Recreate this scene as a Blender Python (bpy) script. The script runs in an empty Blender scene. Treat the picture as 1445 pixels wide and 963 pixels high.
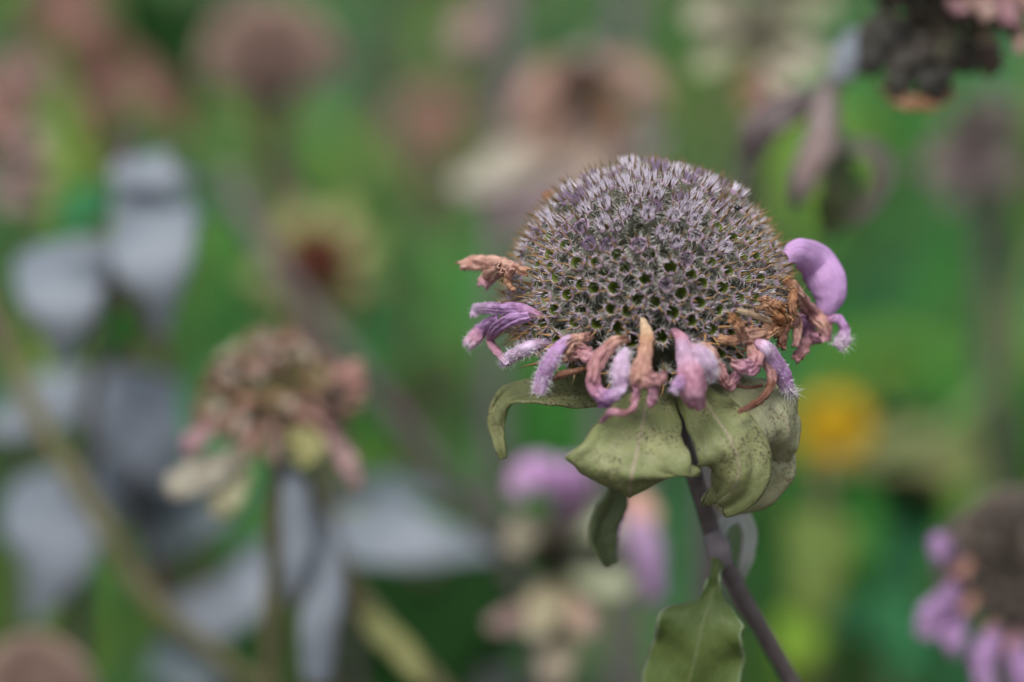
import bpy, math, random
from mathutils import Vector, Matrix, Quaternion, noise

R = math.radians
random.seed(7)
scene = bpy.context.scene
coll = scene.collection

# ------------------------------------------------------------------ camera
PITCH = R(20)
DIST = 0.300                                   # lens to the centre of the main flower head
CAM = Vector((0, 0, 0.85))
LENS, SENSOR = 75.0, 22.2
VIEW = Vector((0, math.cos(PITCH), -math.sin(PITCH)))
RIGHT = Vector((1, 0, 0))
UPV = Vector((0, math.sin(PITCH), math.cos(PITCH)))
cam_data = bpy.data.cameras.new('camera')
cam = bpy.data.objects.new('camera', cam_data)
coll.objects.link(cam)
cam.location = CAM
cam.rotation_euler = (R(90) - PITCH, 0, 0)
cam_data.lens = LENS
cam_data.sensor_width = SENSOR
cam_data.clip_start = 0.01
cam_data.clip_end = 200
cam_data.dof.use_dof = True
cam_data.dof.focus_distance = DIST - 0.0075
cam_data.dof.aperture_fstop = 6.8
scene.camera = cam

# ------------------------------------------------------------------ sky, sun, exposure
SUN_EL, SUN_ROT = R(66), R(200)
world = bpy.data.worlds.new('World')
scene.world = world
world.use_nodes = True
wn = world.node_tree.nodes
wl = world.node_tree.links
wn.clear()
sky_n = wn.new('ShaderNodeTexSky')
sky_n.sky_type = 'NISHITA'
sky_n.sun_disc = False
sky_n.sun_elevation = SUN_EL
sky_n.sun_rotation = SUN_ROT
sky_n.air_density = 1.0
sky_n.dust_density = 4.0
hs = wn.new('ShaderNodeHueSaturation')
hs.inputs['Saturation'].default_value = 0.38
bgn = wn.new('ShaderNodeBackground')
bgn.inputs['Strength'].default_value = 0.13
wo = wn.new('ShaderNodeOutputWorld')
wl.new(sky_n.outputs[0], hs.inputs['Color'])
wl.new(hs.outputs[0], bgn.inputs['Color'])
wl.new(bgn.outputs[0], wo.inputs['Surface'])
sun_d = bpy.data.lights.new('sun', 'SUN')
sun_d.energy = 1.5
sun_d.angle = R(30)
sun_d.color = (1.0, 0.96, 0.9)
sun = bpy.data.objects.new('sun', sun_d)
coll.objects.link(sun)
# the sky's sun_rotation turns clockwise from +Y
sdir = Vector((math.sin(SUN_ROT) * math.cos(SUN_EL), math.cos(SUN_ROT) * math.cos(SUN_EL), math.sin(SUN_EL)))
sun.rotation_euler = (-sdir).to_track_quat('-Z', 'Y').to_euler()
sun.location = (0, 0, 5)
scene.view_settings.view_transform = 'Standard'
scene.view_settings.look = 'None'
scene.view_settings.gamma = 1
scene.view_settings.use_curve_mapping = False
scene.view_settings.exposure = 0.5

# ------------------------------------------------------------------ pixel -> place helpers
PXW = SENSOR / LENS / 1445.0                   # angular size of one photo pixel

def P(px, py, dmm=0.0):
    """point at photo pixel (px, py), dmm millimetres behind the plane through the main head"""
    d = DIST + dmm * 0.001
    return CAM + VIEW * d + RIGHT * ((px - 722.5) * PXW * d) + UPV * ((481.5 - py) * PXW * d)

def S(px, dmm=0.0):
    return px * PXW * (DIST + dmm * 0.001)

# ------------------------------------------------------------------ materials
MATS = {}

def new_mat(name):
    m = bpy.data.materials.new(name)
    m.use_nodes = True
    nt = m.node_tree
    nt.nodes.clear()
    out = nt.nodes.new('ShaderNodeOutputMaterial')
    b = nt.nodes.new('ShaderNodeBsdfPrincipled')
    MATS[name] = m
    return m, nt, b, out

def N(nt, t, **kw):
    n = nt.nodes.new(t)
    for k, v in kw.items():
        setattr(n, k, v)
    return n

def mixc(nt, fac, a, b, mode='MIX'):
    n = N(nt, 'ShaderNodeMix', data_type='RGBA', blend_type=mode)
    for sock, val in ((n.inputs[0], fac), (n.inputs[6], a), (n.inputs[7], b)):
        if hasattr(val, 'is_linked') or isinstance(val, bpy.types.NodeSocket):
            nt.links.new(val, sock)
        elif isinstance(val, (int, float)):
            sock.default_value = val
        else:
            sock.default_value = (*val, 1)
    return n.outputs[2]

def ramp(nt, src, p0, p1, c0=0.0, c1=1.0):
    n = N(nt, 'ShaderNodeMapRange')
    n.inputs[1].default_value = p0
    n.inputs[2].default_value = p1
    n.inputs[3].default_value = c0
    n.inputs[4].default_value = c1
    nt.links.new(src, n.inputs[0])
    return n.outputs[0]

def noise_n(nt, scale, detail=3, rough=0.55, coord='Object'):
    tc = N(nt, 'ShaderNodeTexCoord')
    n = N(nt, 'ShaderNodeTexNoise')
    n.inputs['Scale'].default_value = scale
    n.inputs['Detail'].default_value = detail
    n.inputs['Roughness'].default_value = rough
    nt.links.new(tc.outputs[coord], n.inputs['Vector'])
    return n.outputs[0]

def finish(nt, b, out, col, rough=0.6, trans=0.0, bump=None, bstr=0.3, bdist=0.0002, spec=0.35):
    b.inputs['Roughness'].default_value = rough
    b.inputs['Specular IOR Level'].default_value = spec
    nt.links.new(col, b.inputs['Base Color'])
    bn = None
    if bump is not None:
        bn = N(nt, 'ShaderNodeBump')
        bn.inputs['Strength'].default_value = bstr
        bn.inputs['Distance'].default_value = bdist
        nt.links.new(bump, bn.inputs['Height'])
        nt.links.new(bn.outputs[0], b.inputs['Normal'])
    if trans > 0:
        t = N(nt, 'ShaderNodeBsdfTranslucent')
        nt.links.new(col, t.inputs['Color'])
        mx = N(nt, 'ShaderNodeMixShader')
        mx.inputs[0].default_value = trans
        nt.links.new(b.outputs[0], mx.inputs[1])
        nt.links.new(t.outputs[0], mx.inputs[2])
        nt.links.new(mx.outputs[0], out.inputs['Surface'])
    else:
        nt.links.new(b.outputs[0], out.inputs['Surface'])

def plain_mat(name, c1, c2, scale=600, rough=0.6, trans=0.0, bstr=0.3, spec=0.3):
    m, nt, b, out = new_mat(name)
    nz = noise_n(nt, scale)
    col = mixc(nt, ramp(nt, nz, 0.35, 0.65), c1, c2)
    finish(nt, b, out, col, rough, trans, nz, bstr, spec=spec)
    return m

def leaf_mat(name, c1, c2, rib, speck=None, rough=0.5, trans=0.2, nscale=150, edge=None, spec=0.4):
    """blade colour c1..c2 in patches, paler midrib and side veins along the UV, dark specks"""
    m, nt, b, out = new_mat(name)
    uv = N(nt, 'ShaderNodeUVMap')
    sep = N(nt, 'ShaderNodeSeparateXYZ')
    nt.links.new(uv.outputs[0], sep.inputs[0])
    ab = N(nt, 'ShaderNodeMath', operation='ABSOLUTE')
    sb = N(nt, 'ShaderNodeMath', operation='SUBTRACT')
    nt.links.new(sep.outputs[0], sb.inputs[0])
    sb.inputs[1].default_value = 0.5
    nt.links.new(sb.outputs[0], ab.inputs[0])
    nz = noise_n(nt, nscale, 4)
    fine = noise_n(nt, nscale * 9, 3)
    col = mixc(nt, ramp(nt, nz, 0.35, 0.65), c1, c2)
    # side veins
    mu = N(nt, 'ShaderNodeMath', operation='MULTIPLY')
    nt.links.new(ab.outputs[0], mu.inputs[0])
    mu.inputs[1].default_value = -9.0
    ml = N(nt, 'ShaderNodeMath', operation='MULTIPLY_ADD')
    nt.links.new(sep.outputs[1], ml.inputs[0])
    ml.inputs[1].default_value = 9.0
    nt.links.new(mu.outputs[0], ml.inputs[2])
    pp = N(nt, 'ShaderNodeMath', operation='PINGPONG')
    nt.links.new(ml.outputs[0], pp.inputs[0])
    pp.inputs[1].default_value = 0.5
    vein = ramp(nt, pp.outputs[0], 0.0, 0.09, 0.35, 0.0)
    col = mixc(nt, vein, col, rib)
    ribm = ramp(nt, ab.outputs[0], 0.004, 0.022, 0.6, 0.0)
    col = mixc(nt, ribm, col, rib)
    if edge:
        col = mixc(nt, ramp(nt, ab.outputs[0], 0.455, 0.49, 0.0, 0.8), col, edge)
    if speck:
        sp = noise_n(nt, nscale * 16, 2, 0.6)
        area = noise_n(nt, nscale * 1.3, 2)
        mm = N(nt, 'ShaderNodeMath', operation='MULTIPLY')
        nt.links.new(ramp(nt, sp, 0.52, 0.62), mm.inputs[0])
        nt.links.new(ramp(nt, area, 0.42, 0.62, 0.1, 0.9), mm.inputs[1])
        col = mixc(nt, mm.outputs[0], col, speck)
    ad = N(nt, 'ShaderNodeMath', operation='ADD')
    nt.links.new(fine, ad.inputs[0])
    nt.links.new(vein, ad.inputs[1])
    finish(nt, b, out, col, rough, trans, ad.outputs[0], 0.45, 0.0002, spec)
    return m

def petal_mat(name, rough=0.55, trans=0.25, scale=900, streak=1.0):
    """colour comes from the mesh's own tint, with fine streaks and blotches"""
    m, nt, b, out = new_mat(name)
    at = N(nt, 'ShaderNodeVertexColor', layer_name='tint')
    nz = noise_n(nt, scale, 4, 0.6)
    uv = N(nt, 'ShaderNodeUVMap')
    mp = N(nt, 'ShaderNodeMapping')
    mp.inputs['Scale'].default_value = (26, 3, 1)
    nt.links.new(uv.outputs[0], mp.inputs['Vector'])
    st = N(nt, 'ShaderNodeTexNoise')
    st.inputs['Scale'].default_value = 1.0
    st.inputs['Detail'].default_value = 3
    nt.links.new(mp.outputs[0], st.inputs['Vector'])
    dark = mixc(nt, 1.0, at.outputs[0], (0.66, 0.56, 0.58), 'MULTIPLY')
    lite = mixc(nt, 0.06, mixc(nt, 1.0, at.outputs[0], (1.15, 1.15, 1.15), 'MULTIPLY'), (0.85, 0.8, 0.82))
    col = mixc(nt, ramp(nt, nz, 0.36, 0.62, 1 - streak), dark, lite)
    col = mixc(nt, ramp(nt, st.outputs[0], 0.48, 0.62, 0.0, 0.8 * streak), col, dark)
    ad = N(nt, 'ShaderNodeMath', operation='ADD')
    nt.links.new(nz, ad.inputs[0])
    nt.links.new(st.outputs[0], ad.inputs[1])
    finish(nt, b, out, col, rough, trans, ad.outputs[0], 0.5, 0.00025, 0.3)
    return m

petal_mat('petal')
petal_mat('petal_smooth', 0.45, 0.25, 500, 0.3)
plain_mat('petal_yellow', (0.52, 0.32, 0.006), (0.64, 0.42, 0.01), 300, 0.6, 0.25)
plain_mat('fuzz', (0.78, 0.74, 0.80), (0.9, 0.88, 0.9), 800, 0.7, 0.3, 0)
plain_mat('calyx_tube', (0.17, 0.19, 0.12), (0.27, 0.27, 0.21), 900, 0.65, 0.1)
plain_mat('calyx_rim', (0.25, 0.16, 0.24), (0.36, 0.27, 0.34), 700, 0.6, 0.1)
plain_mat('calyx_throat', (0.085, 0.13, 0.015), (0.15, 0.19, 0.03), 900, 0.6, 0.15)
plain_mat('calyx_tooth', (0.13, 0.095, 0.05), (0.21, 0.14, 0.07), 900, 0.55, 0.1)
plain_mat('calyx_tooth_tan', (0.27, 0.18, 0.085), (0.36, 0.22, 0.10), 900, 0.55, 0.1)
plain_mat('calyx_tooth_dry', (0.38, 0.27, 0.12), (0.45, 0.24, 0.10), 900, 0.55, 0.1)
plain_mat('calyx_hair', (0.56, 0.56, 0.47), (0.72, 0.70, 0.68), 300, 0.6, 0.35, 0)
plain_mat('throat_hair', (0.74, 0.68, 0.78), (0.94, 0.90, 0.96), 300, 0.6, 0.35, 0)
plain_mat('throat_downy', (0.13, 0.11, 0.11), (0.24, 0.20, 0.23), 2500, 0.7, 0.1)
plain_mat('throat_mauve', (0.36, 0.27, 0.40), (0.52, 0.42, 0.56), 300, 0.6, 0.35, 0)
plain_mat('receptacle', (0.09, 0.10, 0.06), (0.15, 0.15, 0.11), 900, 0.8)
plain_mat('stem_mauve', (0.075, 0.062, 0.06), (0.13, 0.108, 0.11), 500, 0.55)
plain_mat('stem_olive', (0.11, 0.105, 0.05), (0.17, 0.16, 0.08), 300, 0.55)
plain_mat('stem_green', (0.10, 0.16, 0.05), (0.16, 0.20, 0.08), 300, 0.55)
plain_mat('stem_brown', (0.10, 0.065, 0.05), (0.16, 0.10, 0.08), 300, 0.6)
plain_mat('stem_grey', (0.15, 0.13, 0.14), (0.22, 0.19, 0.2), 300, 0.6)
plain_mat('seed_brown', (0.38, 0.27, 0.22), (0.54, 0.40, 0.34), 400, 0.7)
plain_mat('seed_rust', (0.16, 0.05, 0.03), (0.24, 0.09, 0.05), 400, 0.7)
plain_mat('seed_pink', (0.48, 0.28, 0.22), (0.60, 0.4, 0.33), 400, 0.7)
plain_mat('seed_grey', (0.30, 0.26, 0.22), (0.42, 0.37, 0.33), 400, 0.7)
plain_mat('seed_taupe', (0.17, 0.14, 0.11), (0.26, 0.22, 0.19), 400, 0.7)
plain_mat('seed_dark', (0.03, 0.028, 0.02), (0.07, 0.06, 0.04), 400, 0.7)
plain_mat('soil', (0.035, 0.028, 0.02), (0.07, 0.055, 0.04), 40, 0.9)
plain_mat('beetle_black', (0.008, 0.008, 0.01), (0.015, 0.015, 0.02), 500, 0.25, 0, 0, 0.5)
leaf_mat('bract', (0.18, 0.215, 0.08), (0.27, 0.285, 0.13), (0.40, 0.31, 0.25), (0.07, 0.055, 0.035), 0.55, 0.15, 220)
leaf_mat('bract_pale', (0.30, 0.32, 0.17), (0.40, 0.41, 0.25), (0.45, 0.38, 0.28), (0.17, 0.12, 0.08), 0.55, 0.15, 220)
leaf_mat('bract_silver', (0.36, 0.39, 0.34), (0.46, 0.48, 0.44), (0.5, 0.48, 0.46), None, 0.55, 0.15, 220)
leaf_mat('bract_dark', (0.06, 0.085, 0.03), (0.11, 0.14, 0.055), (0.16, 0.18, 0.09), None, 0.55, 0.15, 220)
leaf_mat('leaf_near', (0.085, 0.135, 0.03), (0.135, 0.19, 0.05), (0.22, 0.26, 0.12), None, 0.5, 0.2, 160, edge=(0.30, 0.38, 0.22))
leaf_mat('leaf_green', (0.028, 0.145, 0.022), (0.058, 0.235, 0.04), (0.085, 0.25, 0.06), None, 0.65, 0.32, 60, spec=.1)
leaf_mat('leaf_lime', (0.13, 0.27, 0.02), (0.21, 0.34, 0.04), (0.22, 0.34, 0.07), None, 0.6, 0.3, 60, spec=.15)
leaf_mat('leaf_blue', (0.03, 0.17, 0.06), (0.06, 0.25, 0.10), (0.10, 0.27, 0.13), None, 0.6, 0.3, 60, spec=.15)
leaf_mat('leaf_shade', (0.005, 0.022, 0.004), (0.011, 0.042, 0.008), (0.02, 0.06, 0.014), None, 0.7, 0.1, 60, spec=.06)  # near-black green, the shade between plants put into the leaf colour
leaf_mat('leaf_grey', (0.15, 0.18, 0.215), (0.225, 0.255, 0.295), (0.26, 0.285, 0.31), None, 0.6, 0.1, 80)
leaf_mat('leaf_slate', (0.085, 0.12, 0.135), (0.13, 0.165, 0.18), (0.16, 0.19, 0.2), None, 0.6, 0.1, 80)
leaf_mat('leaf_olive', (0.20, 0.22, 0.07), (0.30, 0.30, 0.12), (0.34, 0.33, 0.16), None, 0.5, 0.25, 80)
leaf_mat('leaf_moss', (0.09, 0.15, 0.03), (0.15, 0.21, 0.05), (0.2, 0.25, 0.08), None, 0.6, 0.25, 80, spec=.15)
leaf_mat('leaf_rust', (0.13, 0.06, 0.045), (0.20, 0.095, 0.07), (0.22, 0.12, 0.09), None, 0.6, 0.15, 80)

# ------------------------------------------------------------------ mesh helpers
WLOC = {}                                      # world place of each object's origin (objects are only moved, never turned)

def link(name, me, parent=None, origin=None):
    o = bpy.data.objects.new(name, me)
    coll.objects.link(o)
    w = Vector(origin) if origin is not None else Vector((0, 0, 0))
    WLOC[o.name] = w
    if parent is not None:
        o.parent = parent
        o.location = w - WLOC[parent.name]
    else:
        o.location = w
    return o

def tag(o, label=None, cat=None, group=None, kind=None):
    if label:
        o['label'] = label
    if cat:
        o['category'] = cat
    if group:
        o['group'] = group
    if kind:
        o['kind'] = kind
    return o

class MB:
    """collects vertices, faces, tint and uv, builds one mesh object"""
    def __init__(self):
        self.v, self.f, self.uv, self.c, self.mi = [], [], [], [], []
    def vert(self, p, c=(1, 1, 1), uv=(0.5, 0.5)):
        self.v.append(Vector(p)); self.c.append(c); self.uv.append(uv)
        return len(self.v) - 1
    def face(self, idx, m=0):
        self.f.append(tuple(idx)); self.mi.append(m)
    def mesh(self, name, mats, origin=None, smooth=True):
        if origin is None:
            origin = Vector((0, 0, 0))
            for p in self.v:
                origin = origin + p
            origin = origin / max(1, len(self.v))
        me = bpy.data.meshes.new(name)
        me.from_pydata([p - origin for p in self.v], [], self.f)
        for m in mats:
            me.materials.append(MATS[m])
        me.polygons.foreach_set('material_index', self.mi)
        me.polygons.foreach_set('use_smooth', [smooth] * len(self.f))
        ul = me.uv_layers.new(name='UVMap')
        at = me.color_attributes.new('tint', 'FLOAT_COLOR', 'POINT')
        flat = []
        for l in me.loops:
            flat.extend(self.uv[l.vertex_index])
        ul.data.foreach_set('uv', flat)
        fc = []
        for c in self.c:
            fc.extend((c[0], c[1], c[2], 1.0))
        at.data.foreach_set('color', fc)
        me.update()
        return me, origin
    def build(self, name, mats, parent=None, origin=None, smooth=True, thick=0.0):
        if isinstance(mats, str):
            mats = [mats]
        me, o = self.mesh(name, mats, origin, smooth)
        ob = link(name, me, parent, o)
        if thick:
            md = ob.modifiers.new('thickness', 'SOLIDIFY')
            md.thickness = thick
            md.offset = 0
        return ob

def catmull(pts, n):
    """n+1 samples along a smooth curve through pts (any tuples)"""
    m = len(pts)
    out = []
    for i in range(n + 1):
        t = i / n * (m - 1)
        k = min(int(t), m - 2)
        f = t - k
        p0 = pts[max(k - 1, 0)]; p1 = pts[k]; p2 = pts[k + 1]; p3 = pts[min(k + 2, m - 1)]
        out.append(tuple(0.5 * (2 * b + (c - a) * f + (2 * a - 5 * b + 4 * c - d) * f * f + (3 * b - a - 3 * c + d) * f ** 3)
                         for a, b, c, d in zip(p0, p1, p2, p3)))
    return out

def lerp_list(vals, t):
    m = len(vals)
    if m == 1:
        return vals[0]
    x = t * (m - 1)
    k = min(int(x), m - 2)
    f = x - k
    a, b = vals[k], vals[k + 1]
    if isinstance(a, (int, float)):
        return a + (b - a) * f
    return tuple(p + (q - p) * f for p, q in zip(a, b))

def ribbon(mb, path, widths, nrm=None, curl=0.0, nseg=18, ncol=8, wrinkle=0.0, wfreq=1.0, wave=0.0, waves=4,
           jag=0.0, cols=((1, 1, 1),), fold=0.0, seed=0, m=0, roll=0.0, edge=0.0, pleat=0.0, pfreq=3.0):
    """sweep a leaf- or petal-like strip along world points; curl is the arc of its cross-section (2*pi closes it)"""
    pts = [Vector(p) for p in catmull([tuple(p) for p in path], nseg)]
    nrm = Vector(nrm) if nrm is not None else -VIEW
    rnd = random.Random(seed)
    off = Vector((rnd.uniform(-9, 9), rnd.uniform(-9, 9), rnd.uniform(-9, 9)))
    jags = [rnd.uniform(-1, 1) for _ in range(ncol + 1)]
    base = len(mb.v)
    prev_side = None
    wmax = max(widths)
    for i, p in enumerate(pts):
        t = i / nseg
        tan = (pts[min(i + 1, nseg)] - pts[max(i - 1, 0)])
        tan = tan.normalized() if tan.length > 1e-9 else Vector((0, 0, -1))
        side = tan.cross(nrm)
        if side.length < 0.15 and prev_side is not None:
            side = prev_side - tan * prev_side.dot(tan)
        side.normalize()
        if prev_side is not None and side.dot(prev_side) < 0:
            side = -side
        prev_side = side
        nn = side.cross(tan).normalized()
        if nn.dot(nrm) < 0:
            nn = -nn
        if roll:
            q = Quaternion(tan, roll * t)
            side = q @ side
            nn = q @ nn
        w = max(lerp_list(widths, t), wmax * 0.01)
        col = lerp_list(cols, t)
        c = curl if isinstance(curl, (int, float)) else lerp_list(curl, t)
        el = 1 + edge * (noise.noise(Vector((t * 7, off.x, off.y))) * 1.3 + noise.noise(Vector((t * 19, off.y, off.z))) * .8)
        er = 1 + edge * (noise.noise(Vector((t * 7, off.z, off.x))) * 1.3 + noise.noise(Vector((t * 19, off.x, off.z))) * .8)
        for j in range(ncol + 1):
            u = j / ncol * 2 - 1
            u = u * (1 + (el - 1) * max(0, -u)) if u < 0 else u * (1 + (er - 1) * u)
            if abs(c) > 0.05:
                r = w / 2 / math.sin(min(abs(c), math.pi) / 2)
                a = u * abs(c) / 2
                o = side * (r * math.sin(a)) + nn * ((r * math.cos(a) - r * 0.5) * (1 if c > 0 else -1))
            else:
                o = side * (u * w / 2)
            o = o + nn * (fold * abs(u) * w / 2)
            q = p + o
            if pleat:
                k1 = 1 - 2 * abs(noise.noise(Vector((u * pfreq + off.x, t * 2.2 + off.y, off.z))))
                k2 = 1 - 2 * abs(noise.noise(Vector((u * 1.6 * pfreq + off.z, t * 6.0 + off.x, off.y))))
                q = q + nn * ((k1 - .4) + .6 * (k2 - .4)) * pleat * w
            if wrinkle:
                s = wfreq / wmax
                nv = noise.noise_vector(q * s + off)
                nv2 = noise.noise_vector(q * s * 2.7 + off)
                q = q + (nv + nv2 * 0.5) * (wrinkle * wmax * min(1, 3 * t + 0.2))
            if wave:
                q = q + nn * (wave * wmax * abs(u) ** 2 * math.sin(t * waves * 6.28 + (1 if u > 0 else 2.2) + off.x))
            if jag and t > 0.55:
                q = q + tan * (jags[j] * jag * wmax * ((t - 0.55) / 0.45) ** 2)
            mb.vert(q, col, (j / ncol, t))
    for i in range(nseg):
        for j in range(ncol):
            a = base + i * (ncol + 1) + j
            mb.face((a, a + 1, a + ncol + 2, a + ncol + 1), m)
    return pts

def tube(mb, path, radii, nseg=24, sides=8, m=0, wob=0.0, seed=0, cols=((1, 1, 1),), cap=True):
    pts = [Vector(p) for p in catmull([tuple(p) for p in path], nseg)]
    base = len(mb.v)
    ref = Vector((0.3, 0.9, 0.2)).normalized()
    for i, p in enumerate(pts):
        t = i / nseg
        tan = (pts[min(i + 1, nseg)] - pts[max(i - 1, 0)]).normalized()
        s = tan.cross(ref)
        if s.length < 0.05:
            s = tan.cross(Vector((1, 0, 0)))
        s.normalize()
        n2 = s.cross(tan)
        r = lerp_list(radii, t)
        for k in range(sides):
            a = k / sides * math.tau
            rr = r * (1 + wob * noise.noise(p * (0.6 / max(r, 1e-5)) + Vector((math.cos(a), math.sin(a), seed))))
            mb.vert(p + s * (rr * math.cos(a)) + n2 * (rr * math.sin(a)), lerp_list(cols, t), (k / sides, t))
    for i in range(nseg):
        for k in range(sides):
            a = base + i * sides + k
            b = base + i * sides + (k + 1) % sides
            mb.face((a, b, b + sides, a + sides), m)
    if cap:
        mb.face([base + k for k in range(sides)][::-1], m)
        mb.face([base + nseg * sides + k for k in range(sides)], m)
    return pts

def hairs_on(mb_src, mb, count, length, width, t0=0.0, t1=1.0, seed=0, m=0, up=None, spread=0.5):
    """thin hair triangles standing on the faces of mb_src whose uv.v lies in t0..t1"""
    rnd = random.Random(seed)
    cand = []
    for f in mb_src.f:
        vs = [mb_src.uv[i][1] for i in f]
        v = sum(vs) / len(vs)
        if t0 <= v <= t1:
            cand.append(f)
    if not cand:
        return
    for _ in range(count):
        f = rnd.choice(cand)
        a, b, c = (mb_src.v[f[0]], mb_src.v[f[1]], mb_src.v[f[2]])
        d = mb_src.v[f[-1]]
        s, t = rnd.random(), rnd.random()
        p = a.lerp(b, s).lerp(d.lerp(c, s), t)
        n = (b - a).cross(d - a)
        if n.length < 1e-14:
            continue
        n.normalize()
        if n.dot(VIEW) > 0 and rnd.random() < 0.75:
            n = -n
        dirv = (n + Vector((rnd.gauss(0, spread), rnd.gauss(0, spread), rnd.gauss(0, spread)))).normalized()
        if up is not None:
            dirv = (dirv + Vector(up)).normalized()
        sd = dirv.orthogonal().normalized()
        sd = Quaternion(dirv, rnd.uniform(0, 6.28)) @ sd
        L = length * rnd.uniform(0.5, 1.3)
        tip = p + dirv * L + Vector((rnd.gauss(0, .12), rnd.gauss(0, .12), rnd.gauss(0, .12))) * L
        i0 = mb.vert(p - sd * width / 2); i1 = mb.vert(p + sd * width / 2); i2 = mb.vert(tip)
        mb.face((i0, i1, i2), m)

def empty(name, loc):
    o = bpy.data.objects.new(name, None)
    coll.objects.link(o)
    o.empty_display_size = 0.01
    o.location = loc
    WLOC[o.name] = Vector(loc)
    return o

def to_ground(p, dx=0.0, dy=0.03, prev=None):
    """points that carry a stem on from p, in its own direction at first, down to the soil"""
    p = Vector(p)
    step = (p - Vector(prev)) if prev is not None else Vector((0, 0, -0.01))
    L = max(step.length, 0.004)
    d = step.normalized()
    goal = Vector((dx, dy, -0.5)).normalized()
    out = []
    while True:
        L = min(L * 1.5, 0.12)
        d = (d * 0.6 + goal * 0.4).normalized()
        if d.z > -0.2:
            d = (d + Vector((0, 0, -0.5))).normalized()
        p = p + d * L
        if p.z <= 0.03:
            out.append(Vector((p.x, p.y, -0.015)))
            return out
        out.append(p.copy())

# ------------------------------------------------------------------ ground
g = MB()
n = 40
for i in range(n + 1):
    for j in range(n + 1):
        x = (i / n * 2 - 1); y = (j / n * 2 - 1)
        x = x * abs(x) * 60; y = y * abs(y) * 60 + 1.5
        g.vert((x, y, 0.02 * noise.noise(Vector((x * 3, y * 3, 0))) - 0.01), (1, 1, 1), (i / n, j / n))
for i in range(n):
    for j in range(n):
        a = i * (n + 1) + j
        g.face((a, a + n + 1, a + n + 2, a + 1))
tag(g.build('ground', 'soil', origin=Vector((0, 0, 0))), kind='structure')

# ------------------------------------------------------------------ calyx pieces
MM = 0.001

def calyx_mb(seed, dry=False, hair=1.0, top=0, floor=1.7):
    """one tubular calyx pointing along +Z, its mouth at z=0: outer wall, rim, throat, five teeth, hairs"""
    rnd = random.Random(seed)
    b = MB()
    k = 10
    rings = [(-4.6, .36, 0), (-2.4, .52, 0), (-1.0, .66, 0), (-0.3, .70, 0), (0, .72, 1), (-0.08, .57, 1), (-min(.6, floor * .5), .50, 2), (-floor, .40, 2)]
    sq = rnd.uniform(0.88, 1.0)
    for z, r, _ in rings:
        for q in range(k):
            a = q / k * math.tau
            rr = r * (1 + 0.06 * math.cos(a * 5)) * rnd.uniform(0.95, 1.05)
            b.vert(Vector((rr * math.cos(a) * sq, rr * math.sin(a) / sq, z + rnd.uniform(-.04, .04))) * MM)
    for i in range(len(rings) - 1):
        for q in range(k):
            a0 = i * k + q; a1 = i * k + (q + 1) % k
            b.face((a0, a1, a1 + k, a0 + k), rings[i + 1][2] if i >= 3 else 0)
    b.face([(len(rings) - 1) * k + q for q in range(k)], 2)
    ph = rnd.uniform(0, 6.28)
    for q in range(5):                        # teeth
        a = ph + q * math.tau / 5 + rnd.uniform(-.15, .15)
        L = rnd.uniform(0.8, 1.35) * (1.45 if dry else 1.0)
        lean = rnd.uniform(0.05, 0.45) + (0.75 if dry else 0)
        ca, sa = math.cos(a), math.sin(a)
        rad = Vector((ca, sa, 0)); tg = Vector((-sa, ca, 0))
        p0 = rad * .66
        mid = p0 + (Vector((0, 0, 1)) + rad * lean).normalized() * L * .5
        tip = mid + (Vector((0, 0, 1)) + rad * lean * rnd.uniform(0.6, 1.9) + tg * rnd.uniform(-.3, .3)).normalized() * L * .6
        w0, w1 = .17, .06
        ids = [b.vert((p0 - tg * w0 - Vector((0, 0, .12))) * MM), b.vert((p0 + tg * w0 - Vector((0, 0, .12))) * MM), b.vert((p0 - rad * .1) * MM),
               b.vert((mid - tg * w1) * MM), b.vert((mid + tg * w1) * MM), b.vert((mid - rad * .07) * MM), b.vert(tip * MM)]
        for x in ((0, 1, 4, 3), (1, 2, 5, 4), (2, 0, 3, 5)):
            b.face([ids[y] for y in x], 3)
        for x in ((3, 4, 6), (4, 5, 6), (5, 3, 6)):
            b.face([ids[y] for y in x], 3)
    def hairtri(p, d, L, w, m):
        sd = Quaternion(d, rnd.uniform(0, 6.28)) @ d.orthogonal().normalized()
        i0 = b.vert((p - sd * w / 2) * MM); i1 = b.vert((p + sd * w / 2) * MM); i2 = b.vert((p + d * L) * MM)
        b.face((i0, i1, i2), m)
    for _ in range(int((30 + 46 * top) * hair)):           # brush of pale hairs round the throat
        a = rnd.uniform(0, 6.28); rad = Vector((math.cos(a), math.sin(a), 0))
        d = (Vector((0, 0, 1)) - rad * rnd.uniform(-.25, .35) + Vector((rnd.gauss(0, .2), rnd.gauss(0, .2), 0))).normalized()
        hairtri(rad * rnd.uniform(.5, .62) + Vector((0, 0, -.15)), d, rnd.uniform(.5, .85) * (1 + .25 * top), .085 + .05 * top, 5)
    for _ in range(26 if floor < 1.2 else 0):  # down that closes the mouth
        a = rnd.uniform(0, 6.28); rad = Vector((math.cos(a), math.sin(a), 0))
        d = (Vector((0, 0, .75)) - rad * rnd.uniform(.5, 1.1) + Vector((rnd.gauss(0, .3), rnd.gauss(0, .3), 0))).normalized()
        hairtri(rad * .52 + Vector((0, 0, -.25)), d, rnd.uniform(.45, .75), .08, 4 if rnd.random() < .5 else 5)
    for _ in range(int(105 * hair)):           # down on the outside
        a = rnd.uniform(0, 6.28); rad = Vector((math.cos(a), math.sin(a), 0))
        z = -rnd.uniform(0, 1) ** 1.5 * 2.2
        d = (rad + Vector((rnd.gauss(0, .35), rnd.gauss(0, .35), rnd.gauss(.35, .45)))).normalized()
        hairtri(rad * .68 + Vector((0, 0, z)), d, rnd.uniform(.35, .8), .06, 4)
    return b

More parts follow.
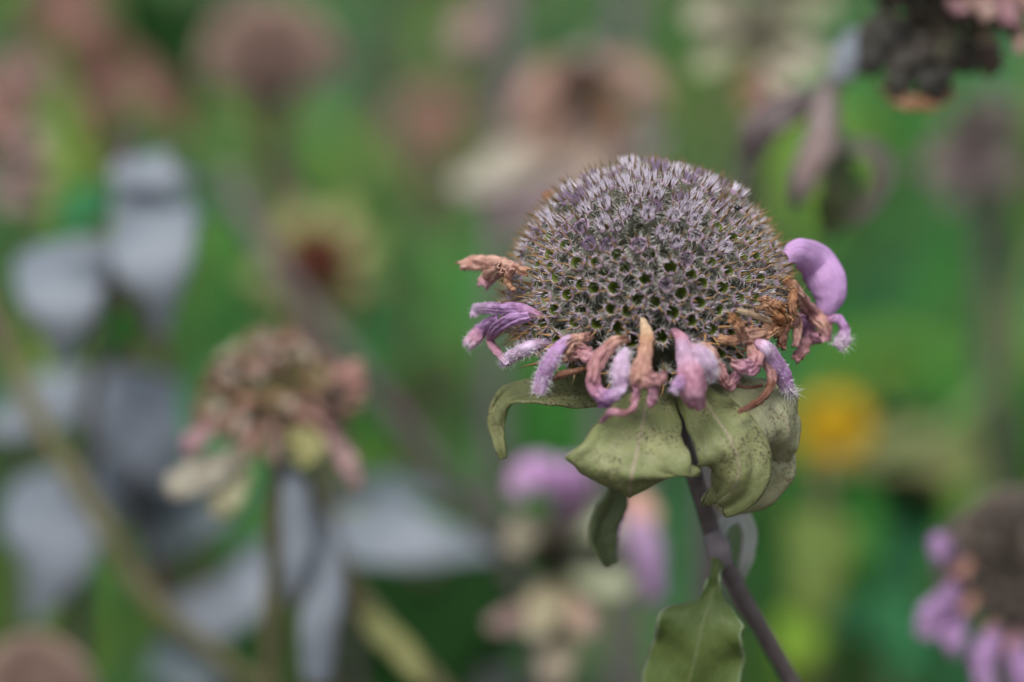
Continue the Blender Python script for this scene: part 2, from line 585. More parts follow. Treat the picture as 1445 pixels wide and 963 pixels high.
CAL_MATS = ['calyx_tube', 'calyx_rim', 'calyx_throat', 'calyx_tooth', 'calyx_hair', 'throat_hair']
CAL_MATS_DRY = ['calyx_tube', 'calyx_rim', 'calyx_throat', 'calyx_tooth_dry', 'calyx_hair', 'throat_hair']
CAL_MATS_UP = [['calyx_tube', 'calyx_rim', 'throat_downy', 'calyx_tooth', 'calyx_hair', h] for h in ('throat_hair', 'throat_mauve')]
calyx_meshes = [calyx_mb(100 + i, floor=1.0).mesh('calyx', CAL_MATS_UP[i % 3 == 0], Vector((0, 0, 0)), True)[0] for i in range(14)]
calyx_top = [calyx_mb(300 + i, top=1, floor=.8).mesh('calyx', CAL_MATS_UP[i % 3 == 0], Vector((0, 0, 0)), True)[0] for i in range(10)]
CAL_MATS_MID = ['calyx_tube', 'calyx_rim', 'calyx_throat', 'calyx_tooth_tan', 'calyx_hair', 'throat_hair']
calyx_mid = [calyx_mb(400 + i).mesh('calyx', CAL_MATS_MID, Vector((0, 0, 0)), True)[0] for i in range(10)]
calyx_dry = [calyx_mb(200 + i, True, 0.7).mesh('calyx', CAL_MATS_DRY, Vector((0, 0, 0)), True)[0] for i in range(7)]

# ------------------------------------------------------------------ the main flower
CX, CY = 915, 432
C = P(CX, CY, 0)
RH = 0.01225                                    # radius at the calyx mouths
AXIS = Vector((-0.09, -0.06, 1)).normalized()
main_stem_path = [P(948, 560, 2), P(966, 630, 2), P(988, 700, 3), P(1014, 775, 5), P(1052, 850, 8), P(1090, 915, 11), P(1128, 985, 14), P(1170, 1080, 20)]
gp = to_ground(main_stem_path[-1], 0.03, 0.04, main_stem_path[-2])
root = empty('bee_balm', gp[-1])
tag(root, 'faded bee balm with a spiky grey-mauve domed head, wilted lilac petals and speckled green bracts', 'flower')

b = MB()
tube(b, main_stem_path + gp, [0.0008] * 8 + [0.001] * (len(gp) - 2) + [0.0014, 0.0016], 110, 10, wob=0.12)
stem = b.build('stem', 'stem_mauve', root)
# swollen node where the leaves leave the stem
b = MB()
tube(b, [P(1004, 752, 4), P(1013, 774, 4), P(1022, 796, 5)], [.0008, .00125, .0008], 10, 10, wob=0.2)
nd = b.build('stem_node', 'stem_grey', root)

# receptacle: the core the calyces sit on
q_axis = AXIS.to_track_quat('Z', 'X')
b = MB()
prof = [(0.0, 9.2), (3.5, 8.6), (6.4, 6.8), (8.4, 3.8), (9.0, 0.6), (8.0, -1.8), (5.5, -3.6), (2.8, -5.2), (1.4, -7.4), (0.9, -9.5)]
kk = 24
for r_, z_ in prof:
    for q in range(kk):
        a = q / kk * math.tau
        b.vert(C + q_axis @ (Vector((max(r_, .02) * math.cos(a), max(r_, .02) * math.sin(a), z_)) * MM))
for i in range(len(prof) - 1):
    for q in range(kk):
        a0 = i * kk + q; a1 = i * kk + (q + 1) % kk
        b.face((a0, a0 + kk, a1 + kk, a1))
head = b.build('flower_head', 'receptacle', root, origin=C)

# calyces spread over the dome
NC = 330
places = []
rnd = random.Random(11)
golden = math.pi * (3 - math.sqrt(5))
zmin = math.cos(R(96))
for i in range(NC):
    z = 1 - (i + 0.5) / NC * (1 - zmin)
    r = math.sqrt(max(0, 1 - z * z))
    a = i * golden
    d = Vector((r * math.cos(a), r * math.sin(a), z))
    d = (d + Vector((rnd.gauss(0, .022), rnd.gauss(0, .022), rnd.gauss(0, .022)))).normalized()
    places.append((q_axis @ d, z))
places.sort(key=lambda t: t[0].dot(CAM - C), reverse=True)
back_mb = MB()
for i, (d, z) in enumerate(places):
    lat = math.degrees(math.acos(max(-1, min(1, z))))
    tilt = (d + Vector((rnd.gauss(0, .07), rnd.gauss(0, .07), rnd.gauss(0, .07)))).normalized()
    q = tilt.to_track_quat('Z', 'Y') @ Quaternion((0, 0, 1), rnd.uniform(0, 6.28))
    rr = RH + rnd.uniform(-.00035, .0003)
    s = rnd.uniform(0.9, 1.12)
    rim = lat > 80 and rnd.random() < 0.75
    px_x = CX + (d.x * rr) / S(1)
    if lat > 84 and 835 < px_x < 955 and d.y < 0 and rnd.random() < 0.6:
        continue                                # gaps low on the front where florets have dropped off
    if i < 295:
        me = rnd.choice(calyx_dry if rim else (calyx_top if rnd.random() < (52 - lat) / 42 + .1 else (calyx_mid if rnd.random() < (lat - 36) / 26 else calyx_meshes)))
        o = bpy.data.objects.new('calyx', me)
        coll.objects.link(o)
        o.parent = head
        o.location = d * rr
        o.rotation_mode = 'QUATERNION'
        o.rotation_quaternion = q
        o.scale = (s, s, s)
    else:
        src = rnd.choice(calyx_meshes)
        base = len(back_mb.v)
        for v in src.vertices:
            back_mb.vert(C + d * rr + q @ (v.co * s))
        for p in src.polygons:
            back_mb.face([base + x for x in p.vertices], p.material_index)
if back_mb.v:
    tag(back_mb.build('calyx_cluster', CAL_MATS, head, origin=C), kind='stuff')

# wilted florets round the rim ------------------------------------------------
LIL = (0.58, 0.35, 0.66); LILP = (0.76, 0.60, 0.82); PINK = (0.62, 0.33, 0.44); TAN = (0.60, 0.35, 0.20); PEACH = (0.70, 0.43, 0.33)
ROSE = (0.58, 0.31, 0.31); BRN = (0.26, 0.12, 0.07); STRAW = (0.68, 0.52, 0.33); PURP = (0.30, 0.12, 0.34); ORNG = (0.55, 0.27, 0.10)

def rimd(px, extra=0.0):
    dx = (px - CX) * S(1) * 1000
    rr = 13.5
    return -math.sqrt(max(0.0, rr * rr - dx * dx)) + extra

def fpath(pts):
    return [P(x, y, rimd(x, e)) for x, y, e in pts]

fl_count = [0]

def floret(pieces):
    """pieces: dicts with a pixel path round the rim; the first is the corolla tube, the others lips and strands under it"""
    main = None
    for k, pc in enumerate(pieces):
        fl_count[0] += 1
        mb = MB()
        path = fpath(pc['p'])
        ribbon(mb, path, [S(w) for w in pc['w']], pc.get('n'), pc.get('curl', 2.4), pc.get('seg', 22) * 2, 16, pc.get('wr', 0.10), pc.get('wf', 2.0),
               pc.get('wave', 0.06), pc.get('waves', 3), pc.get('jag', 0.15), pc['c'], seed=fl_count[0] * 7, roll=pc.get('roll', 0), edge=min(.6, pc.get('wr', .1) * 4.2), pleat=min(.3, pc.get('wr', .1) * 2.4))
        o = mb.build(pc.get('name', 'corolla_tube' if main is None else 'lip'), pc.get('mat', 'petal'), root if main is None else main, thick=0.00012)
        if main is None:
            main = o
        fz = pc.get('fuzz')
        if fz:
            hb = MB()
            hairs_on(mb, hb, fz[0], fz[3] if len(fz) > 3 else 0.0006, 0.000045, fz[1], fz[2], seed=fl_count[0])
            h = hb.build('fuzz', 'fuzz', main)
            tag(h, kind='stuff')
    return main

TWO = 4.2
floret([dict(p=[(745, 384, 0), (722, 378, 0), (700, 374, 0), (672, 371, -1), (647, 375, -1)], w=[10, 13, 22, 20, 9], c=[TAN, PEACH, PEACH, PEACH, PEACH], curl=TWO, wr=.14),
        dict(p=[(708, 378, -1), (692, 388, -1.5), (680, 404, -1.5)], w=[16, 22, 14], c=[PEACH, PEACH, PINK], curl=3.2, wr=.16),
        dict(p=[(722, 378, -1), (716, 396, -1), (726, 412, 0)], w=[10, 9, 5], c=[PEACH, TAN, TAN], curl=2, wr=.15)])
floret([dict(p=[(765, 446, 2), (735, 437, 0), (705, 436, -1), (674, 436, -1), (668, 448, -1)], w=[10, 16, 17, 14, 8], c=[PINK, LIL, LIL, LILP, LILP], curl=2.6, wr=.08, fuzz=(120, .3, 1, .0004)),
        dict(p=[(748, 446, -1), (722, 452, -2), (700, 466, -2), (692, 482, -2), (704, 500, -2), (716, 514, -2)], w=[12, 17, 16, 10, 9, 5], c=[LIL, LIL, LIL, PINK, PINK, LILP], curl=2.8, wr=.09),
        dict(p=[(704, 450, -1), (684, 462, -1), (668, 478, -1), (658, 490, -1)], w=[12, 20, 20, 12], c=[LIL, LIL, PINK, LILP], curl=3.4, wr=.1, fuzz=(130, .55, 1, .0005))])
floret([dict(p=[(775, 484, 3), (752, 488, 0), (734, 497, -1), (718, 506, -1), (708, 514, -1)], w=[9, 15, 17, 17, 11], c=[LIL, LILP, LILP, LILP, LILP], curl=TWO, wr=.05, fuzz=(420, .1, 1, .0006))])
floret([dict(p=[(838, 474, 3), (818, 478, 1), (802, 486, 0), (794, 498, 0), (798, 508, 0)], w=[8, 16, 22, 16, 6], c=[ROSE, PEACH, PEACH, TAN, PEACH], curl=2.6, wr=.13),
        dict(p=[(806, 476, 0), (790, 490, -1), (777, 510, -2), (766, 534, -2), (761, 556, -2)], w=[9, 17, 20, 21, 14], c=[LILP, LIL, LIL, LIL, LILP], curl=TWO, wr=.05, jag=.05, fuzz=(520, .35, 1, .0006)),
        dict(p=[(804, 500, 1), (820, 498, 1), (838, 510, 1)], w=[14, 24, 16], c=[PEACH, ROSE, PINK], curl=2.2, wr=.16)])
floret([dict(p=[(842, 516, 3), (812, 524, 0), (792, 529, -1), (780, 535, -1)], w=[3, 6, 9, 4], c=[ORNG, BRN, BRN, BRN], curl=4, wr=.05, name='style')])
floret([dict(p=[(890, 478, 3), (868, 484, 0), (850, 500, -1), (838, 524, -2), (838, 546, -2), (852, 562, -2)], w=[8, 17, 19, 20, 20, 12], c=[TAN, PEACH, ROSE, ROSE, PINK, PURP], curl=2.6, wr=.09),
        dict(p=[(846, 556, -2), (862, 560, -3), (876, 552, -3), (884, 540, -2)], w=[16, 18, 10, 4], c=[PINK, LIL, LILP, LILP], curl=2.4, wr=.12),
        dict(p=[(884, 494, 0), (878, 510, -2), (876, 530, -2.5), (874, 554, -2)], w=[9, 21, 24, 13], c=[LILP, LILP, LILP, LIL], curl=TWO, wr=.03, jag=0, fuzz=(520, .05, 1, .0006)),
        dict(p=[(848, 596, -2), (862, 582, -3), (882, 582, -3), (896, 570, -2), (896, 546, -1), (890, 534, 0)], w=[4, 11, 9, 9, 10, 6], c=[PINK, PINK, ROSE, PINK, ROSE, TAN], curl=2.4, wr=.14),
        dict(p=[(858, 552, -2), (850, 566, -2), (862, 574, -2)], w=[14, 16, 6], c=[PINK, PURP, PURP], curl=2, wr=.15)])
floret([dict(p=[(907, 450, 1), (911, 466, 0), (913, 484, -1), (908, 508, -2), (904, 532, -2), (903, 544, -2)], w=[6, 15, 19, 21, 31, 24], c=[STRAW, STRAW, TAN, PEACH, PEACH, ROSE], curl=[4, 3.4, 3, 2.4, 2, 2], wr=.09, seg=28),
        dict(p=[(908, 528, -2), (922, 536, -2.5), (937, 530, -2.5)], w=[20, 20, 12], c=[PEACH, ROSE, ROSE], curl=2, wr=.17),
        dict(p=[(920, 534, -2), (922, 552, -2), (916, 576, -2)], w=[18, 16, 5], c=[ROSE, PINK, PINK], curl=2.2, wr=.18),
        dict(p=[(896, 536, -2), (898, 552, -2), (892, 566, -2)], w=[12, 10, 4], c=[ROSE, PINK, ROSE], curl=2.2, wr=.16)])
floret([dict(p=[(950, 466, 2), (960, 478, 0), (968, 498, -2), (974, 525, -3), (978, 552, -3), (984, 574, -2)], w=[9, 16, 26, 34, 40, 24], c=[PINK, PINK, LILP, PINK, PINK, PINK], curl=[4, 3.6, 3, 2.6, 3, 3.4], wr=.06, seg=28, col=14),
        dict(p=[(974, 488, -2), (988, 500, -3), (1000, 518, -3), (1004, 536, -2)], w=[10, 25, 26, 12], c=[PINK, LILP, LILP, LILP], curl=TWO, wr=.04, jag=0, fuzz=(480, .1, 1, .0006)),
        dict(p=[(968, 530, -3), (956, 544, -4), (948, 554, -4)], w=[14, 16, 9], c=[PINK, LIL, LILP], curl=2.4, wr=.12, fuzz=(60, .4, 1, .0004)),
        dict(p=[(990, 484, 1), (1004, 500, 0), (1014, 520, 0), (1026, 543, 0), (1040, 530, 0)], w=[8, 18, 18, 15, 12], c=[PEACH, PEACH, ROSE, ROSE, PINK], curl=2.2, wr=.14)])
floret([dict(p=[(1010, 476, 2), (1032, 480, 1), (1056, 474, 0), (1078, 470, 0), (1100, 458, 0)], w=[8, 12, 18, 24, 20], c=[TAN, TAN, PEACH, TAN, ORNG], curl=1.6, wr=.16, jag=.3),
        dict(p=[(1048, 474, 0), (1040, 458, -1), (1032, 444, -1)], w=[14, 19, 10], c=[PEACH, TAN, ORNG], curl=1.6, wr=.16, jag=.4),
        dict(p=[(1104, 456, 0), (1096, 440, -1), (1082, 430, -1), (1070, 428, -1)], w=[20, 26, 18, 8], c=[TAN, ORNG, TAN, TAN], curl=1.6, wr=.17, jag=.4),
        dict(p=[(1040, 438, -2), (1062, 444, -2), (1088, 455, -1)], w=[4, 8, 6], c=[STRAW, STRAW, STRAW], curl=2, wr=.08),
        dict(p=[(1112, 452, 0), (1106, 470, -1), (1102, 492, -1)], w=[14, 12, 12], c=[ORNG, BRN, BRN], curl=3, wr=.22)])
floret([dict(p=[(1058, 474, 2), (1062, 490, 0), (1066, 506, -1), (1060, 518, -1), (1044, 518, -1), (1032, 514, -1)], w=[10, 17, 20, 22, 18, 8], c=[TAN, PEACH, ROSE, PINK, PINK, ROSE], curl=2, wr=.14),
        dict(p=[(1066, 482, -1), (1080, 492, -2), (1094, 512, -2), (1106, 534, -2), (1112, 552, -2)], w=[9, 20, 24, 25, 15], c=[PINK, LILP, LIL, LIL, LILP], curl=TWO, wr=.04, jag=0, fuzz=(240, .2, 1, .0004)),
        dict(p=[(1108, 544, -2), (1114, 550, -2), (1120, 556, -2)], w=[10, 12, 6], c=[LILP, LILP, LILP], curl=4, wr=.05, fuzz=(160, 0, 1, .0009)),
        dict(p=[(1076, 502, -1), (1088, 524, -1.5), (1088, 544, -2), (1072, 566, -2), (1042, 582, -2)], w=[12, 13, 11, 9, 4], c=[ROSE, ROSE, BRN, BRN, BRN], curl=3, wr=.1, name='strand'),
        dict(p=[(1076, 544, 0), (1058, 547, 0), (1040, 545, 0)], w=[2.5, 3, 2], c=[BRN, BRN, BRN], curl=4, wr=0.02, name='strand')])
floret([dict(p=[(1108, 364, 3), (1126, 357, 2), (1150, 370, 1), (1166, 396, 1), (1170, 420, 1), (1163, 444, 1)], w=[16, 38, 54, 56, 44, 16], c=[LIL, LIL, LIL, LIL, LIL, LIL], curl=2.2, wr=.015, jag=0, wave=.02, seg=28, col=14, mat='petal_smooth')])
floret([dict(p=[(1108, 392, 1), (1124, 414, 0), (1144, 440, -1), (1162, 460, -1), (1164, 480, -1)], w=[10, 19, 22, 24, 14], c=[ORNG, PEACH, ROSE, PEACH, PINK], curl=2.4, wr=.12),
        dict(p=[(1122, 450, 0), (1136, 454, 0), (1142, 472, 0), (1158, 476, -1)], w=[14, 20, 22, 14], c=[PINK, LIL, PINK, PINK], curl=2.8, wr=.12),
        dict(p=[(1164, 454, -1), (1182, 450, -1), (1192, 464, -1), (1190, 480, -1), (1182, 492, -1)], w=[10, 12, 12, 20, 16], c=[PINK, LIL, LIL, LILP, LILP], curl=3, wr=.08, fuzz=(150, .6, 1, .0009)),
        dict(p=[(1142, 476, 0), (1134, 490, 0), (1122, 510, 0)], w=[16, 18, 10], c=[PINK, ROSE, ROSE], curl=3, wr=.15),
        dict(p=[(1120, 408, 0), (1118, 436, 0), (1126, 462, 0), (1122, 490, 0)], w=[10, 12, 12, 8], c=[ORNG, TAN, PEACH, ROSE], curl=3, wr=.14)])
# one dry floret left behind the dome
mb = MB()
ribbon(mb, [P(792, 296, 7), P(780, 284, 8), P(771, 272, 8)], [S(10), S(20), S(10)], None, 3.0, 12, 8, .14, 2, .06, 3, .2, (TAN, PEACH, ORNG), seed=91)
mb.build('corolla_tube', 'petal', root, thick=0.00012)

# bracts ----------------------------------------------------------------------
def bract(path, widths, mat, nrm=None, fold=0.0, curl=0.0, wave=0.06, waves=2, wr=0.03, seed=0, seg=26, col=16, name='bract', jag=0.0, parent=None, roll=0.0, edge=0.05, pleat=0.03):
    mb = MB()
    ribbon(mb, path, widths, nrm, curl, seg * 2, col + 4, wr, 2.4, wave, waves, jag, fold=fold, seed=seed, roll=roll, edge=edge, pleat=pleat, pfreq=2.2)
    o = mb.build(name, mat, parent or root, thick=0.0003)
    return o

px_list = lambda *ws: [S(w) for w in ws]
bract([P(936, 512, -3), P(918, 556, -9), P(905, 600, -13), P(897, 640, -15), P(891, 672, -15), P(889, 700, -12.5)],
      px_list(50, 76, 92, 108, 126, 148, 170, 184, 138, 12), 'bract', (-VIEW + UPV * .1), fold=-.3, wave=.05, waves=1.3, seed=3, wr=.02, edge=.05, pleat=.05)
bract([P(962, 520, -3), P(992, 566, -9), P(1024, 610, -12), P(1042, 650, -12), P(1036, 686, -11), P(1012, 708, -8), P(1006, 692, -4)],
      px_list(36, 66, 92, 104, 86, 46, 12), 'bract', (-VIEW + RIGHT * .1 + UPV * .15), fold=-.35, wave=.06, seed=5, wr=.02, edge=.06, pleat=.05)
bract([P(985, 515, -1), P(1046, 542, -6), P(1092, 575, -8), P(1110, 615, -7), P(1092, 648, -4), P(1060, 660, 0)],
      px_list(36, 84, 96, 76, 50, 12), 'bract_pale', (-VIEW + RIGHT * .35 + UPV * .4), fold=-.3, wave=.08, seed=8, wr=.03, edge=.06, pleat=.06)
bract([P(985, 530, 0), P(1050, 590, -3), P(1086, 640, -4), P(1070, 685, -3), P(1030, 712, -1), P(1012, 716, 1)],
      px_list(36, 84, 92, 74, 40, 10), 'bract_pale', (-VIEW + RIGHT * .4 + UPV * .2), fold=-.3, wave=.08, seed=9, wr=.03, edge=.06, pleat=.06)
bract([P(890, 520, 0), P(838, 550, -3), P(775, 556, -4), P(722, 562, -3), P(700, 590, -2), P(710, 648, -1)],
      px_list(40, 62, 50, 32, 24, 6), 'bract', (UPV * .7 + -VIEW), fold=.3, wave=.1, seed=12, wr=.04, edge=.08, pleat=.07)
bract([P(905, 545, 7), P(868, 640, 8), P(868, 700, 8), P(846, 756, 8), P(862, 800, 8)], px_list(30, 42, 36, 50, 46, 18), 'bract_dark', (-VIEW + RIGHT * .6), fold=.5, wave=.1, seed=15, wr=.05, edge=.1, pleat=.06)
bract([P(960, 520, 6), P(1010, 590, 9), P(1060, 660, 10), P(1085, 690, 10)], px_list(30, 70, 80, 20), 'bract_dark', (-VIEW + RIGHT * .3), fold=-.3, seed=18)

# leaves at the stem node
bract([P(1012, 778, 4), P(1009, 812, 2), P(1003, 846, 1), P(988, 900, 1), P(970, 975, 3), P(950, 1080, 6)], px_list(13, 14, 16, 19, 34, 112, 126, 136, 142, 120, 30), 'leaf_near', (-VIEW + UPV * .2 - RIGHT * .2), fold=-.2, wave=.1, waves=3.5, seed=21, name='leaf', wr=.03, seg=40, edge=.07, pleat=.05)
bract([P(1014, 770, 6), P(1022, 738, 7), P(1042, 728, 8), P(1056, 752, 8), P(1052, 790, 8), P(1040, 830, 9)], [S(w) for w in (10, 20, 26, 24, 20, 6)], 'bract_silver', (-VIEW + RIGHT * .4 + UPV * .3), fold=.4, seed=23, name='leaf', wr=.04)

# tiny black beetle on the dome
bd = C + (P(1033, 298, 0) - C).normalized() * 0
dv = P(1033, 298, 0) - C
fx, fz = dv.dot(RIGHT), dv.dot(UPV)
depth = math.sqrt(max(0, (RH + .0008) ** 2 - fx * fx - fz * fz))
bp = C + RIGHT * fx + UPV * fz - VIEW * depth
b = MB()
tube(b, [bp + RIGHT * -.00028, bp + RIGHT * -.00012, bp + RIGHT * .00012, bp + RIGHT * .0003], [.00005, .0002, .00022, .00006], 8, 8)
tube(b, [bp + RIGHT * .00025, bp + RIGHT * .00036, bp + RIGHT * .00045], [.00008, .00012, .00004], 6, 6)
for s in (-1, 1):
    for k in (-.00012, 0.0, .00014):
        tube(b, [bp + RIGHT * k, bp + RIGHT * k + UPV * s * .0003 + VIEW * .0001, bp + RIGHT * k * 1.5 + UPV * s * .0004 + VIEW * .0003], [.00003, .000025, .00002], 4, 4)
tag(b.build('beetle', 'beetle_black'), 'tiny black beetle sitting on the spiky flower dome', 'beetle')

# ------------------------------------------------------------------ plants around it
def dome_part(parent, c, rad, axis, mats, n=150, cover=95, tooth=0.1, seed=0, name='seed_dome', base=True):
    """a seed head: core and rows of short open tubes with teeth, one part"""
    rnd = random.Random(seed)
    axis = Vector(axis).normalized()
    q = axis.to_track_quat('Z', 'X')
    mb = MB()
    pr = [(0, .86), (.4, .76), (.68, .52), (.83, .2), (.84, -.1), (.68, -.32), (.4, -.5), (.2, -.75), (.09, -1.0)]
    k = 16
    for r_, z_ in pr:
        for j in range(k):
            a = j / k * math.tau
            mb.vert(c + q @ (Vector((max(r_, .01) * math.cos(a), max(r_, .01) * math.sin(a), z_)) * rad))
    for i in range(len(pr) - 1):
        for j in range(k):
            a0 = i * k + j; a1 = i * k + (j + 1) % k
            mb.face((a0, a0 + k, a1 + k, a1), 1 if i > 3 else 0)
    zm = math.cos(R(cover))
    for i in range(n):
        z = 1 - (i + .5) / n * (1 - zm)
        r = math.sqrt(max(0, 1 - z * z)); a = i * golden
        d = q @ Vector((r * math.cos(a), r * math.sin(a), z))
        d = (d + Vector((rnd.gauss(0, .04), rnd.gauss(0, .04), rnd.gauss(0, .04)))).normalized()
        s = d.orthogonal().normalized(); t = d.cross(s)
        w = rad * 1.15 / math.sqrt(n) * 1.1
        st = len(mb.v)
        for h, rr in ((.8, .7), (1.0, 1.0), (.9, .55)):
            for j in range(5):
                aa = j / 5 * math.tau
                mb.vert(c + d * rad * h + (s * math.cos(aa) + t * math.sin(aa)) * (w * rr))
        for lv in range(2):
            for j in range(5):
                a0 = st + lv * 5 + j; a1 = st + lv * 5 + (j + 1) % 5
                mb.face((a0, a1, a1 + 5, a0 + 5), 0)
        for j in range(5):
            aa = (j + .5) / 5 * math.tau
            tp = mb.vert(c + d * rad * (1 + tooth * rnd.uniform(.6, 1.4)) + (s * math.cos(aa) + t * math.sin(aa)) * (w * 1.1))
            mb.face((st + 5 + j, st + 5 + (j + 1) % 5, tp), 0)
    return mb.build(name, mats, parent)

def stem_part(parent, pts, radii, mat, name='stem', seg=40):
    mb = MB()
    tube(mb, pts, radii, seg, 8, wob=.1)
    return mb.build(name, mat, parent)

def strip(parent, pts, widths_px, mat, name, d, nrm=None, cols=((1, 1, 1),), fold=0.0, curl=0.0, wave=.05, wr=.06, seed=0, thick=.0003, jag=0.0, seg=14, col=6):
    """pts are (px, py, mm behind) triples"""
    mb = MB()
    ribbon(mb, [P(*p) for p in pts], [S(w, d) for w in widths_px], nrm, curl, seg, col, wr, 1.6, wave, 2, jag, cols, fold, seed, edge=.12 if wr > .05 else .03, pleat=.06 if wr > .05 else .02)
    return mb.build(name, mat, parent, thick=thick)

def plant(label, pts, mat, w_px, d, dx=0.0, dy=0.05, name='bee_balm', cat='flower', group=None, rad_ground=.0016):
    """root at the soil + stem through the pixel points and on down to the soil"""
    w = [P(*p) for p in pts]
    gd = to_ground(w[-1], dx, dy, w[-2])
    r = empty(name, gd[-1])
    tag(r, label, cat, group)
    rr = S(w_px / 2, d)
    stem_part(r, w + gd, [rr] * len(w) + [rr * .5 + .0009] * len(gd), mat, seg=6 * (len(w) + len(gd)))
    return r

FACE = -VIEW + UPV * .5
# brown globe upper left
r = plant('round brown seed head on a dark stalk among bright green leaves', [(384, 130, 210), (388, 210, 210), (398, 320, 212), (410, 430, 215)], 'stem_brown', 40, 210, .03)
dome_part(r, P(380, 92, 210), S(90, 210), (0, -.05, 1), ['seed_brown', 'stem_brown'], 160, 92, seed=1)
strip(r, [(384, 170, 205), (352, 160, 202), (330, 135, 202)], (20, 34, 8), 'bract_dark', 'bract', 205, FACE, seed=31)
strip(r, [(390, 170, 205), (420, 162, 202), (440, 136, 202)], (20, 34, 8), 'bract_dark', 'bract', 205, FACE, seed=32)
# paler pink globe
r = plant('small pinkish seed head half hidden behind the drooping dry whorl', [(612, 225, 400), (606, 300, 400), (600, 420, 405)], 'stem_brown', 24, 400, .02)
dome_part(r, P(611, 188, 400), S(56, 400), (0, -.1, 1), ['seed_pink', 'seed_brown'], 120, 96, seed=2)
for k, (x, y) in enumerate(((560, 205), (580, 235), (640, 238), (664, 205))):
    strip(r, [(611, 215, 398), ((611 + x) / 2, y - 12, 395), (x, y + 8, 394)], (16, 26, 8), 'leaf_olive', 'bract', 395, FACE, seed=40 + k)
# dry whorl above the main head
r = plant('dry brown whorl of drooping papery bracts on a grey stalk above the spiky dome', [(826, 118, 190), (824, 180, 190), (830, 300, 192), (838, 450, 195)], 'stem_grey', 30, 190, .03)
dome_part(r, P(826, 128, 190), S(38, 190), (0, -.2, 1), ['seed_grey', 'seed_dark'], 70, 100, seed=3)
WH = [((826, 92), (780, 96), (742, 140), (728, 190), 44, (.40, .26, .19)), ((826, 88), (880, 90), (920, 120), (938, 160), 42, (.42, .29, .21)),
      ((822, 110), (790, 125), (764, 165), (756, 215), 40, (.30, .19, .13)), ((830, 110), (862, 135), (872, 175), (868, 210), 34, (.25, .13, .05)),
      ((824, 84), (822, 74), (828, 68), (838, 66), 46, (.38, .35, .30)), ((820, 150), (790, 165), (770, 190), (740, 215), 40, (.42, .27, .20)),
      ((830, 160), (880, 190), (912, 205), (935, 190), 42, (.33, .30, .28))]
for k, (a, b_, c_, d_, w, cl) in enumerate(WH):
    strip(r, [(*a, 188), (*b_, 180), (*c_, 176), (*d_, 176)], (w * .5, w, w * .9, w * .3), 'petal', 'bract', 180, FACE, (cl,), -.2, seed=50 + k, wr=.1)
strip(r, [(840, 180, 186), (780, 200, 178), (720, 230, 174), (640, 268, 174)], (40, 84, 80, 30), 'petal', 'bract', 180, FACE, ((.40, .27, .2), (.42, .34, .26), (.48, .46, .36), (.5, .5, .42)), -.15, seed=61)
strip(r, [(850, 190, 184), (830, 230, 178), (790, 270, 176), (740, 300, 176)], (40, 90, 80, 30), 'petal', 'bract', 180, FACE, ((.40, .27, .2), (.40, .34, .26), (.40, .33, .32), (.42, .28, .36)), -.15, seed=62)
strip(r, [(745, 255, 178), (720, 285, 176), (700, 320, 176)], (40, 70, 20), 'petal', 'petal', 178, FACE, ((.45, .38, .36), (.42, .29, .36)), -.15, seed=63)
# grey-mauve bare stalks running out of the frame at the top
for k, (pts, w, d, lab) in enumerate((([(700, -90, 225), (708, 0, 225), (714, 100, 226), (716, 200, 228), (706, 330, 230)], 40, 225, 'bare mauve stalk carrying a withered leaf beside the dry brown whorl'),
                                      ([(872, -90, 270), (880, 0, 270), (886, 80, 272), (888, 200, 275)], 36, 270, 'grey bare stalk rising behind the dry brown whorl'))):
    r = plant(lab, pts, 'stem_grey', w, d, .02)
    dome_part(r, P(pts[0][0], pts[0][1] - 20, d), S(70, d), (0, 0, 1), ['seed_brown', 'stem_brown'], 100, 95, seed=5 + k)
    if k == 0:
        strip(r, [(708, 20, 224), (680, 22, 220), (655, 48, 218), (648, 78, 218)], (14, 40, 56, 16), 'petal', 'leaf', 220, FACE, ((.35, .25, .2), (.45, .34, .28)), -.1, seed=71)
# pale papery bracts, upper right of centre
r = plant('cluster of pale cream-green papery bracts on a mauve stalk', [(1085, 60, 150), (1075, 140, 150), (1060, 230, 152), (1040, 380, 156)], 'stem_mauve', 26, 150, .03)
dome_part(r, P(1085, 50, 150), S(46, 150), (0, -.2, 1), ['seed_grey', 'seed_brown'], 80, 100, seed=8)
CR = (.50, .50, .36); GC = (.40, .44, .26); BR2 = (.26, .13, .09); GRY = (.36, .35, .35)
for k, (a, b_, c_, w, cl) in enumerate((((1080, 50), (1020, 20), (970, 30), 60, CR), ((1080, 60), (1020, 70), (985, 105), 54, GC), ((1085, 70), (1105, 100), (1125, 130), 52, CR),
                                        ((1090, 60), (1130, 70), (1160, 100), 60, CR), ((1090, 40), (1140, 15), (1180, 10), 66, GC), ((1080, 80), (1060, 120), (1055, 160), 36, BR2),
                                        ((1085, 30), (1070, -10), (1040, -30), 60, GC), ((1075, 90), (1080, 120), (1098, 160), 32, (.40, .28, .24)))):
    strip(r, [(*a, 148), (*b_, 140), (*c_, 136)], (w * .5, w, w * .3), 'petal', 'bract', 142, FACE, (cl,), -.2, seed=80 + k, wr=.08)
